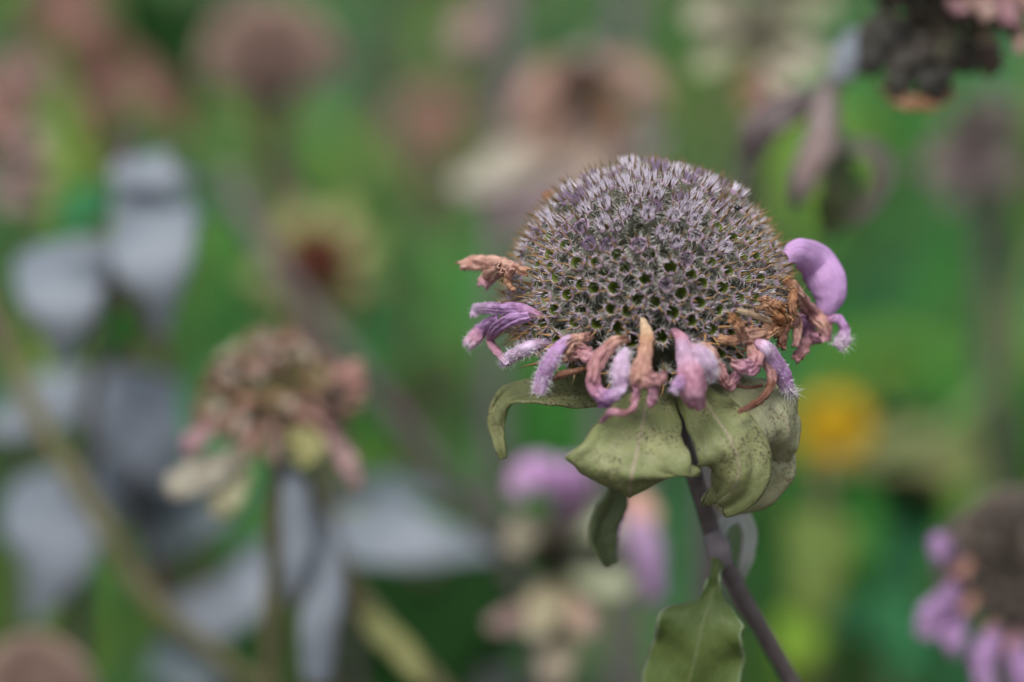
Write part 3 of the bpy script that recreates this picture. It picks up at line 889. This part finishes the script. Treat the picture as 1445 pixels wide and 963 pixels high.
# dark withered head, top right
r = plant('dark withered flower head with hanging blackish bracts and dusty pink petals', [(1300, 40, 52), (1245, 70, 56), (1195, 104, 62), (1130, 160, 70), (1082, 200, 76), (1045, 280, 84), (1020, 420, 95)], 'stem_grey', 26, 60, .02)
dome_part(r, P(1335, -20, 50), S(105, 50), (.2, -.1, 1), ['seed_dark', 'seed_grey'], 150, 112, seed=9)
for k, (a, b_, c_, w, cl) in enumerate((((1290, 30), (1240, 50), (1228, 105), 50, (.02, .02, .012)), ((1300, 50), (1275, 90), (1272, 140), 54, (.03, .03, .016)), ((1330, 50), (1320, 90), (1312, 146), 56, (.022, .022, .014)),
                                        ((1360, 50), (1365, 80), (1358, 105), 50, (.03, .025, .014)), ((1390, 40), (1400, 80), (1390, 108), 36, (.10, .07, .04)), ((1310, 40), (1300, 70), (1250, 90), 40, (.035, .03, .018)),
                                        ((1345, 40), (1340, 70), (1335, 100), 40, (.06, .06, .03)), ((1255, 20), (1235, 40), (1222, 70), 40, (.04, .04, .025)))):
    strip(r, [(*a, 46), (*b_, 40), (*c_, 40)], (w * .6, w, w * .5), 'petal', 'bract', 42, FACE, (cl,), -.2, seed=90 + k, wr=.12)
strip(r, [(1242, 118, 44), (1268, 142, 40), (1310, 148, 40), (1345, 128, 42)], (10, 22, 22, 10), 'petal', 'bract', 42, FACE, ((.30, .18, .10), (.34, .18, .08)), .2, seed=99, wr=.1)
for k, (a, b_, c_, w) in enumerate((((1360, 0), (1385, 8), (1400, 30), 34), ((1390, -5), (1420, 10), (1425, 40), 36), ((1420, -5), (1450, 0), (1470, 25), 36), ((1340, 0), (1352, 12), (1362, 20), 22), ((1430, 30), (1440, 50), (1438, 78), 22))):
    strip(r, [(*a, 40), (*b_, 34), (*c_, 32)], (w * .5, w, w * .6), 'petal', 'petal', 36, FACE, ((.30, .19, .17), (.34, .18, .21)) if k % 2 else ((.30, .20, .15), (.38, .27, .22)), -.3, curl=2.0, seed=110 + k, wr=.12)
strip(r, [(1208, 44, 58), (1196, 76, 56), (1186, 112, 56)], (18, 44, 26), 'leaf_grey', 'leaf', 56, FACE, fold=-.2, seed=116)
strip(r, [(1170, 120, 64), (1160, 190, 62), (1135, 250, 62), (1124, 290, 64)], (24, 46, 40, 12), 'petal', 'leaf', 62, FACE, ((.30, .26, .25), (.40, .32, .30), (.36, .29, .28)), -.3, seed=117)
strip(r, [(1140, 130, 66), (1100, 160, 64), (1066, 182, 64), (1048, 222, 66)], (24, 50, 44, 16), 'petal', 'leaf', 64, FACE, ((.14, .12, .12), (.19, .16, .16)), -.2, seed=118)
strip(r, [(1160, 170, 70), (1190, 208, 68), (1228, 212, 66), (1246, 246, 66), (1226, 290, 68), (1190, 318, 70)], (16, 26, 34, 36, 26, 8), 'petal', 'leaf', 68, FACE, ((.3, .3, .24), (.34, .34, .26), (.30, .28, .24), (.2, .17, .15)), .3, seed=119)
strip(r, [(1165, 190, 72), (1180, 240, 70), (1180, 290, 70), (1165, 330, 72)], (16, 46, 60, 16), 'bract_dark', 'leaf', 70, FACE, fold=.4, seed=120)
# grey-brown dry one at the right edge
r = plant('grey-brown shrivelled flower on a mauve stalk near the dark withered head', [(1368, 200, 200), (1382, 280, 200), (1388, 400, 202), (1396, 520, 206)], 'stem_mauve', 34, 200, .03)
dome_part(r, P(1368, 205, 200), S(44, 200), (0, -.2, 1), ['seed_grey', 'seed_dark'], 80, 100, seed=12)
for k, (a, b_, c_, w) in enumerate((((1372, 200), (1400, 160), (1430, 150), 54), ((1360, 200), (1330, 225), (1296, 240), 54), ((1366, 210), (1345, 250), (1350, 290), 48), ((1374, 205), (1405, 230), (1420, 265), 50), ((1370, 190), (1365, 165), (1385, 140), 46))):
    strip(r, [(*a, 196), (*b_, 190), (*c_, 188)], (w * .5, w, w * .4), 'petal', 'bract', 192, FACE, ((.13, .105, .10), (.2, .165, .15)), -.2, seed=130 + k, wr=.12)
# yellow flower
r = plant('blurred golden yellow flower low beside the speckled bracts', [(1175, 612, 215), (1172, 690, 216), (1160, 800, 218), (1150, 940, 222)], 'stem_green', 24, 215, .0, name='yellow_flower')
cy = P(1175, 606, 212)
dome_part(r, cy, S(22, 212), (0, -.7, .6), [new_mat('pollen')[0].name, 'seed_rust'], 40, 90, seed=14, name='flower_centre')
pm = MATS['pollen']; pnt = pm.node_tree
finish(pnt, [x for x in pnt.nodes if x.type == 'BSDF_PRINCIPLED'][0], [x for x in pnt.nodes if x.type == 'OUTPUT_MATERIAL'][0], mixc(pnt, noise_n(pnt, 500), (.55, .33, .01), (.70, .44, .02)), .6)
for k in range(14):
    a = k / 14 * math.tau + .1
    x, y = math.cos(a), math.sin(a)
    strip(r, [(1175 + x * 8, 606 + y * 8, 212), (1175 + x * 32, 606 + y * 32, 208), (1175 + x * 58, 606 + y * 60 + 4, 210)], (12, 30, 12), 'petal_yellow', 'petal', 210, FACE, ((.62, .34, .01), (.66, .40, .012)), -.1, seed=140 + k, wr=.03)
# lower right flower head
r = plant('lilac-petalled flower with a grey-brown dome, cut off by the right edge', [(1440, 880, 77), (1446, 940, 78), (1452, 1010, 80), (1460, 1100, 82)], 'stem_mauve', 26, 77, .02)
dome_part(r, P(1442, 808, 74), S(112, 74), (-.08, -.1, 1), ['seed_taupe', 'seed_dark'], 240, 96, seed=16)
for k, (a, b_, c_, d_, w) in enumerate((((1355, 800), (1338, 780), (1326, 768), (1324, 796), 30), ((1362, 850), (1335, 850), (1312, 872), (1306, 905), 38), ((1365, 860), (1348, 880), (1345, 905), (1352, 922), 34),
                                        ((1410, 890), (1398, 905), (1388, 935), (1392, 980), 36), ((1350, 820), (1342, 830), (1336, 848), (1340, 860), 22), ((1440, 895), (1438, 925), (1446, 960), (1450, 990), 34))):
    strip(r, [(*a, 66), (*b_, 58), (*c_, 56), (*d_, 56)], (w * .4, w * .8, w * 1.05, w * .6), 'petal', 'petal', 60, FACE, ((.40, .24, .32), (.38, .23, .46), (.38, .23, .46), (.48, .34, .54)), 0, curl=1.6, seed=160 + k, wr=.16)
for k, (x, y) in enumerate(((1362, 800), (1370, 850), (1400, 890), (1436, 905))):
    strip(r, [(x + 6, y - 6, 64), (x - 6, y + 6, 60), (x - 14, y + 22, 60)], (12, 20, 8), 'petal', 'petal', 60, FACE, (TAN, ROSE), 0, curl=2.5, seed=170 + k, wr=.12)
# flower with purple petals behind, below the bracts
r = plant('hanging flower with two purple petals and pale green bracts under the speckled bracts', [(800, 760, 112), (790, 830, 112), (770, 920, 114), (750, 1010, 118)], 'stem_mauve', 28, 112, -.01)
dome_part(r, P(802, 770, 112), S(52, 112), (-.1, -.3, 1), ['seed_dark', 'seed_grey'], 90, 100, seed=18)
strip(r, [(800, 735, 106), (782, 684, 98), (752, 668, 96), (726, 700, 96)], (26, 52, 56, 24), 'petal', 'petal', 98, FACE, (LIL, LIL, LIL, LILP), 0, curl=2, seed=181, wr=.03)
strip(r, [(800, 735, 106), (815, 690, 100), (805, 668, 98), (780, 664, 98)], (24, 40, 40, 20), 'petal', 'petal', 98, FACE, (LILP, LIL, LIL), 0, curl=2, seed=182, wr=.03)
strip(r, [(850, 760, 106), (892, 740, 98), (914, 780, 96), (926, 850, 96)], (22, 40, 46, 22), 'petal', 'petal', 98, FACE, (PEACH, (.5, .38, .52), (.44, .30, .52), (.36, .22, .44)), 0, curl=2, seed=183, wr=.03)
strip(r, [(890, 690, 104), (905, 720, 98), (910, 760, 96)], (30, 50, 30), 'petal', 'petal', 98, FACE, (PEACH, PEACH, ROSE), -.2, seed=184, wr=.08)
PG = (.40, .47, .30)
for k, (a, b_, c_, w, cl) in enumerate((((800, 745), (835, 735), (870, 755), 66, PG), ((815, 780), (850, 815), (890, 830), 64, PG), ((790, 760), (745, 740), (722, 780), 54, (.34, .33, .22)), ((790, 820), (770, 850), (752, 900), 60, (.42, .40, .24)),
                                        ((800, 830), (815, 860), (828, 900), 46, (.48, .36, .26)), ((775, 860), (730, 870), (690, 885), 40, (.34, .24, .22)), ((780, 870), (785, 920), (780, 970), 64, (.32, .29, .2)))):
    strip(r, [(*a, 108), (*b_, 100), (*c_, 98)], (w * .5, w, w * .4), 'petal', 'bract', 102, FACE, (cl,), -.2, seed=190 + k, wr=.06)
# left middle head
r = plant('knobbly seed head of dry pinkish and cream florets on two olive stalks', [(392, 640, 68), (384, 720, 68), (388, 800, 70), (380, 880, 72), (380, 990, 76)], 'stem_olive', 26, 70, -.01)
stem_part(r, [P(420, 650, 68), P(446, 700, 70), P(464, 770, 72), P(520, 860, 76), P(620, 975, 82), P(680, 1060, 88)], [S(12, 70), S(14, 70), S(15, 70), S(17, 70), S(18, 70), S(18, 70)], 'stem_olive')
dome_part(r, P(390, 572, 68), S(84, 68), (-.05, -.15, 1), ['leaf_olive', 'seed_pink'], 90, 105, seed=22)
rnd = random.Random(5)
for k in range(110):
    z = 1 - (k + .5) / 110 * 1.3
    rr_ = math.sqrt(max(0, 1 - z * z)); a = k * golden
    d = Vector((rr_ * math.cos(a), rr_ * math.sin(a), z)).normalized()
    if d.dot(VIEW) > 0.5:
        continue
    c0 = P(390, 572, 68); rad = S(84, 68)
    p0 = c0 + d * rad * .9
    side = d.orthogonal().normalized()
    side = Quaternion(d, rnd.uniform(0, 6.28)) @ side
    p1 = c0 + d * rad * 1.18 + side * rad * .1
    p2 = c0 + d * rad * rnd.uniform(1.15, 1.4) + side * rad * rnd.uniform(.15, .4) - Vector((0, 0, rad * .15))
    cl = rnd.choice([(.42, .24, .17), (.50, .31, .25), (.48, .44, .33), (.36, .22, .18), (.56, .52, .42), (.28, .19, .09), (.20, .12, .08), (.36, .36, .18)])
    mb = MB()
    ribbon(mb, [p0, p1, p2], [rad * .10, rad * rnd.uniform(.18, .28), rad * .14], d + Vector((0, 0, .3)), 2.2, 8, 6, .1, 2, .05, 2, .2, (cl,), seed=200 + k)
    mb.build('floret', 'petal', r, thick=.0002)
for k, (a, b_, c_, w, cl) in enumerate((((340, 640), (290, 660), (235, 690), 66, (.38, .38, .29)), ((345, 660), (320, 700), (300, 730), 54, (.38, .40, .24)), ((300, 600), (275, 620), (262, 640), 32, (.46, .28, .30)),
                                        ((420, 600), (430, 630), (415, 650), 60, (.32, .33, .12)), ((460, 610), (490, 650), (505, 690), 30, (.40, .28, .26)), ((460, 540), (490, 520), (505, 560), 44, (.44, .25, .20)))):
    strip(r, [(*a, 62), (*b_, 56), (*c_, 56)], (w * .5, w, w * .5), 'petal', 'bract', 58, FACE, (cl,), -.2, seed=270 + k, wr=.08)
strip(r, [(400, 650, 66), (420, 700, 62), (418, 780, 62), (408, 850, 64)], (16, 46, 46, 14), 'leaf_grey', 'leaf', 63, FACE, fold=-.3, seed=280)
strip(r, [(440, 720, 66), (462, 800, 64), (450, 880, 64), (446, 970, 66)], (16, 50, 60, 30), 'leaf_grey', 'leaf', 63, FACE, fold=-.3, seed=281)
strip(r, [(500, 850, 76), (540, 890, 72), (570, 920, 72), (600, 965, 72)], (16, 44, 44, 14), 'leaf_olive', 'leaf', 73, FACE, fold=-.3, seed=282)
# red-brown centre with yellow-green bracts
r = plant('rusty red seed head ringed by pale yellow-green bracts', [(446, 380, 190), (440, 450, 192), (430, 560, 195)], 'stem_olive', 26, 190, .02)
dome_part(r, P(447, 368, 188), S(42, 188), (0, -.6, .8), ['seed_rust', 'seed_rust'], 80, 100, seed=24)
for k in range(9):
    a = k / 9 * math.tau + .25
    x, y = math.cos(a), math.sin(a)
    strip(r, [(447 + x * 20, 372 + y * 20, 192), (447 + x * 66, 374 + y * 62, 190), (447 + x * 104, 378 + y * 104, 194)], (24, 66, 14), 'leaf_olive', 'bract', 190, FACE, fold=-.15, seed=290 + k)
# left edge dried flower
r = plant('dull pink-brown dried flower spike at the left edge', [(14, 60, 220), (18, 180, 220), (22, 300, 222), (24, 420, 226)], 'stem_mauve', 30, 220, -.01)
dome_part(r, P(8, 140, 220), S(54, 220), (0, -.1, 1), ['seed_brown', 'seed_dark'], 90, 110, seed=26)
for k, (a, b_, c_, w, cl) in enumerate((((15, 100), (40, 90), (55, 130), 56, (.34, .2, .17)), ((10, 130), (-10, 160), (0, 200), 60, (.32, .18, .14)), ((18, 180), (40, 190), (50, 215), 50, (.40, .30, .27)), ((18, 220), (50, 225), (72, 245), 50, (.28, .19, .16)),
                                        ((16, 230), (0, 260), (10, 290), 54, (.34, .27, .23)), ((20, 250), (45, 270), (52, 300), 52, (.22, .16, .13)))):
    strip(r, [(*a, 216), (*b_, 210), (*c_, 208)], (w * .5, w, w * .5), 'petal', 'bract', 212, FACE, (cl,), -.2, seed=300 + k, wr=.1)
# rusty withered leaves on a dark stalk
r = plant('dark stalk with long rusty red withered leaves beside the round brown seed head', [(84, -60, 270), (104, 40, 270), (126, 140, 270), (150, 240, 272), (172, 320, 276)], 'stem_brown', 40, 270, .03, name='withered_stalk', cat='plant')
for k, (a, b_, c_, w, m_) in enumerate((((96, -40), (116, 40), (134, 110), 84, 'leaf_rust'), ((112, 80), (136, 140), (152, 210), 66, 'leaf_rust'), ((150, 60), (215, 130), (275, 200), 66, 'leaf_rust'), ((90, -30), (60, 20), (52, 70), 46, 'leaf_rust'))):
    strip(r, [(*a, 262), (*b_, 254), (*c_, 256)], (w * .4, w, w * .25), m_, 'leaf', 256, FACE, fold=-.25, seed=310 + k, wr=.08)
# bottom-left brown dome
r = plant('smooth brown seed dome poking up at the lower left corner', [(45, 1010, 100), (48, 1080, 102), (52, 1150, 104)], 'stem_brown', 26, 100, 0)
dome_part(r, P(45, 985, 98), S(86, 98), (0, -.05, 1), ['seed_brown', 'stem_brown'], 200, 92, seed=28, tooth=.05)
# slanting stalks
r = plant('mauve stalk slanting down past the rusty seed head', [(320, 240, 165), (360, 330, 160), (430, 430, 158), (520, 540, 158), (640, 690, 160), (720, 800, 165)], 'stem_mauve', 30, 160, .02, name='bare_stalk', cat='stalk')
r = plant('olive-brown stalk slanting between the pale grey leaves', [(-40, 380, 100), (10, 500, 100), (70, 620, 100), (140, 730, 100), (215, 850, 102), (330, 945, 106), (420, 1030, 110)], 'stem_olive', 28, 100, .02, name='bare_stalk', cat='stalk')
r = plant('thin pale green stalk arching over beside the yellow flower', [(1236, 644, 205), (1300, 628, 204), (1370, 580, 205), (1420, 500, 208), (1445, 420, 214), (1490, 330, 224), (1540, 420, 240)], 'stem_green', 24, 205, .03, name='bare_stalk', cat='stalk')
# leaves with a pale blue-grey base colour
def leafy(label, stem, mat, w, d, leaves, name='leafy_plant', cat='plant', dx=.0):
    r = plant(label, stem, mat, w, d, dx, name=name, cat=cat)
    for k, (node, base, tip, wd, m_, dd) in enumerate(leaves):
        mid = ((base[0] * .5 + tip[0] * .5), (base[1] * .5 + tip[1] * .5))
        strip(r, [(*node, d), (*base, dd), (*mid, dd - 4), (*tip, dd)], (6, wd * 1.02, wd * .66, wd * .03), m_, 'leaf', dd, FACE + Vector((random.uniform(-.3, .3), 0, random.uniform(-.2, .2))), fold=-.12, seed=400 + k + int(base[0]), wr=.03, seg=20, col=8)
    return r
leafy('plant with pale grey leaves hanging left of the rusty seed head', [(190, 190, 110), (172, 270, 110), (160, 360, 111), (140, 480, 113), (120, 640, 117)], 'stem_mauve', 22, 110,
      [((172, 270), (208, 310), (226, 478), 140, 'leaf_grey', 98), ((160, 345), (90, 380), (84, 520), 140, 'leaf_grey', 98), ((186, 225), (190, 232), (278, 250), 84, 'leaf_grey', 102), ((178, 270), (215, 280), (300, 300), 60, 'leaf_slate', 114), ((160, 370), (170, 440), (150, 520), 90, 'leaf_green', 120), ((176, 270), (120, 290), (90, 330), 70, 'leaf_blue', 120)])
leafy('plant with broad slate-grey leaves below the knobbly seed head', [(170, 500, 130), (180, 620, 130), (200, 760, 131), (240, 900, 133), (270, 1020, 136)], 'stem_mauve', 22, 130,
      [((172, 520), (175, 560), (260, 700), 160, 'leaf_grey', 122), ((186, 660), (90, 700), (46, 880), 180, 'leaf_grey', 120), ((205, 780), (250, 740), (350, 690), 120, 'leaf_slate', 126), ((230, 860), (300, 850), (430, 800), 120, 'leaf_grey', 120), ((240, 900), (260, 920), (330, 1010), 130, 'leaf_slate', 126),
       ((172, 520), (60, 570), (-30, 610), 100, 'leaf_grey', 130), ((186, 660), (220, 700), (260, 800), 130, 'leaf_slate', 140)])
leafy('plant with one flat grey leaf above a dark gap right of the knobbly seed head', [(470, 640, 140), (472, 720, 140), (480, 800, 141), (500, 960, 144)], 'stem_mauve', 20, 140,
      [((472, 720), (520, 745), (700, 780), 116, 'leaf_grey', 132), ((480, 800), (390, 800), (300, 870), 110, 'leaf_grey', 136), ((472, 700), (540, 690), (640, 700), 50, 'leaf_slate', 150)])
# bright green and olive leaves further back, low on the right
leafy('tall plant with pale olive-green leaves beneath the yellow flower', [(1165, 640, 170), (1158, 740, 170), (1150, 860, 171), (1140, 1000, 174)], 'stem_olive', 20, 170,
      [((1158, 720), (1160, 740), (1130, 960), 110, 'leaf_moss', 160), ((1160, 700), (1200, 720), (1220, 860), 90, 'leaf_green', 180), ((1150, 860), (1130, 880), (1120, 990), 80, 'leaf_lime', 155), ((1165, 660), (1280, 640), (1400, 660), 110, 'leaf_olive', 240), ((1150, 880), (1240, 880), (1330, 960), 120, 'leaf_blue', 200)])

leafy('added plant whose near-black leaves stand for the shade beneath the flat grey leaf', [(600, 800, 200), (610, 880, 200), (620, 980, 202), (626, 1080, 206)], 'stem_brown', 20, 200,  # added to darken a shady gap, the shade is in the leaf colour
      [((602, 810), (560, 830), (500, 960), 190, 'leaf_shade', 190), ((602, 815), (640, 830), (720, 950), 190, 'leaf_shade', 190), ((610, 880), (600, 900), (600, 1040), 190, 'leaf_shade', 185), ((606, 850), (690, 830), (800, 880), 170, 'leaf_shade', 205), ((610, 880), (540, 900), (420, 960), 170, 'leaf_shade', 210)])
leafy('added plant with shade-coloured dark leaves right of the mauve main stem', [(1250, 560, 260), (1246, 660, 260), (1244, 780, 262), (1250, 900, 266)], 'stem_green', 18, 260,  # added for another dark gap, its shade painted as leaf colour
      [((1249, 580), (1230, 590), (1150, 700), 150, 'leaf_shade', 255), ((1249, 600), (1270, 620), (1330, 760), 150, 'leaf_shade', 252), ((1246, 680), (1240, 690), (1100, 760), 160, 'leaf_shade', 258), ((1245, 720), (1260, 740), (1290, 880), 130, 'leaf_blue', 245)])
leafy('added plant with shade-coloured dark leaves between the brown seed head and the rusty stalk', [(246, -40, 300), (250, 60, 300), (252, 180, 302), (250, 320, 306)], 'stem_green', 18, 300,  # added for the upper dark gap, leaf colour stands for shade
      [((248, 0), (240, -10), (180, 90), 150, 'leaf_shade', 292), ((248, 0), (260, 0), (320, 90), 130, 'leaf_shade', 290), ((250, 50), (256, 60), (260, 170), 120, 'leaf_shade', 288)])

# ------------------------------------------------------------------ leafy green plants filling the bed behind
def leafy_mass(x, y, h, seed, mats, sc=1.0):
    rnd = random.Random(seed)
    r = empty('green_plant', (x, y, 0))
    top = Vector((x + rnd.uniform(-.04, .04), y + rnd.uniform(-.04, .04), h))
    mb = MB()
    base = Vector((x, y, -.004))
    mid = base.lerp(top, .5) + Vector((rnd.uniform(-.02, .02), rnd.uniform(-.02, .02), 0))
    pts = tube(mb, [base, mid, top], [.003, .0025, .0012], 16, 6)
    mb.build('stem', 'stem_green', r)
    fb = MB()
    nodes = int(h / (.032 * (sc * .5 + .5)))
    for i in range(2, nodes):
        t = i / nodes
        p = Vector(catmull([tuple(base), tuple(mid), tuple(top)], 40)[int(t * 40)])
        ph = (i % 2) * 1.57 + rnd.uniform(-.4, .4)
        for s in (0, math.pi):
            a = ph + s
            L = sc * rnd.uniform(.05, .085) * (1.0 if t < .8 else .75)
            out = Vector((math.cos(a), math.sin(a), 0))
            droop = rnd.uniform(-.3, .35)
            p1 = p + out * L * .5 + Vector((0, 0, L * (.22 + droop * .3)))
            p2 = p + out * L + Vector((0, 0, L * (-.05 + droop * .4 - .2)))
            wd = L * rnd.uniform(.38, .52)
            ribbon(fb, [p, p.lerp(p1, .5) + Vector((0, 0, L * .06)), p1, p2], [wd * .1, wd * .9, wd, wd * .05], Vector((0, 0, 1)) + out * .2, 0, 8, 4, .03, 1.5, .05, 2, 0, fold=.15, seed=rnd.randint(0, 9999), m=rnd.randrange(len(mats)) if rnd.random() < .55 else 0)
    fb.build('foliage', mats, r)
    return r

rnd = random.Random(21)
pal = [['leaf_green', 'leaf_blue', 'leaf_lime'], ['leaf_blue', 'leaf_green'], ['leaf_green', 'leaf_lime'], ['leaf_lime', 'leaf_green'], ['leaf_green', 'leaf_blue', 'leaf_shade'], ['leaf_green', 'leaf_lime', 'leaf_blue']]
pal_near = [['leaf_shade', 'leaf_green'], ['leaf_shade', 'leaf_blue'], ['leaf_green', 'leaf_shade'], ['leaf_shade', 'leaf_green', 'leaf_blue'], ['leaf_green', 'leaf_shade', 'leaf_lime'], ['leaf_shade', 'leaf_slate', 'leaf_green']]  # near rows get darker leaves, shade low in the bed as colour
cnt = 0
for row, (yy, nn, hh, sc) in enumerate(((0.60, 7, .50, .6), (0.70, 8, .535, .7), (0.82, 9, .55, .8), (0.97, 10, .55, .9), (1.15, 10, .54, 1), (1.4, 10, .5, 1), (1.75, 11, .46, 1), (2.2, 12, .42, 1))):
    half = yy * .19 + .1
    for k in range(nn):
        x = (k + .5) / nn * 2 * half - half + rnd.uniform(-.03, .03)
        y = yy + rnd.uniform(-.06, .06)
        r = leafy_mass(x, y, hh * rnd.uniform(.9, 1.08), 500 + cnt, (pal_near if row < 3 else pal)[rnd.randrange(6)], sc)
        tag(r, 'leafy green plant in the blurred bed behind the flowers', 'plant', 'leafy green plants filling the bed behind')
        cnt += 1
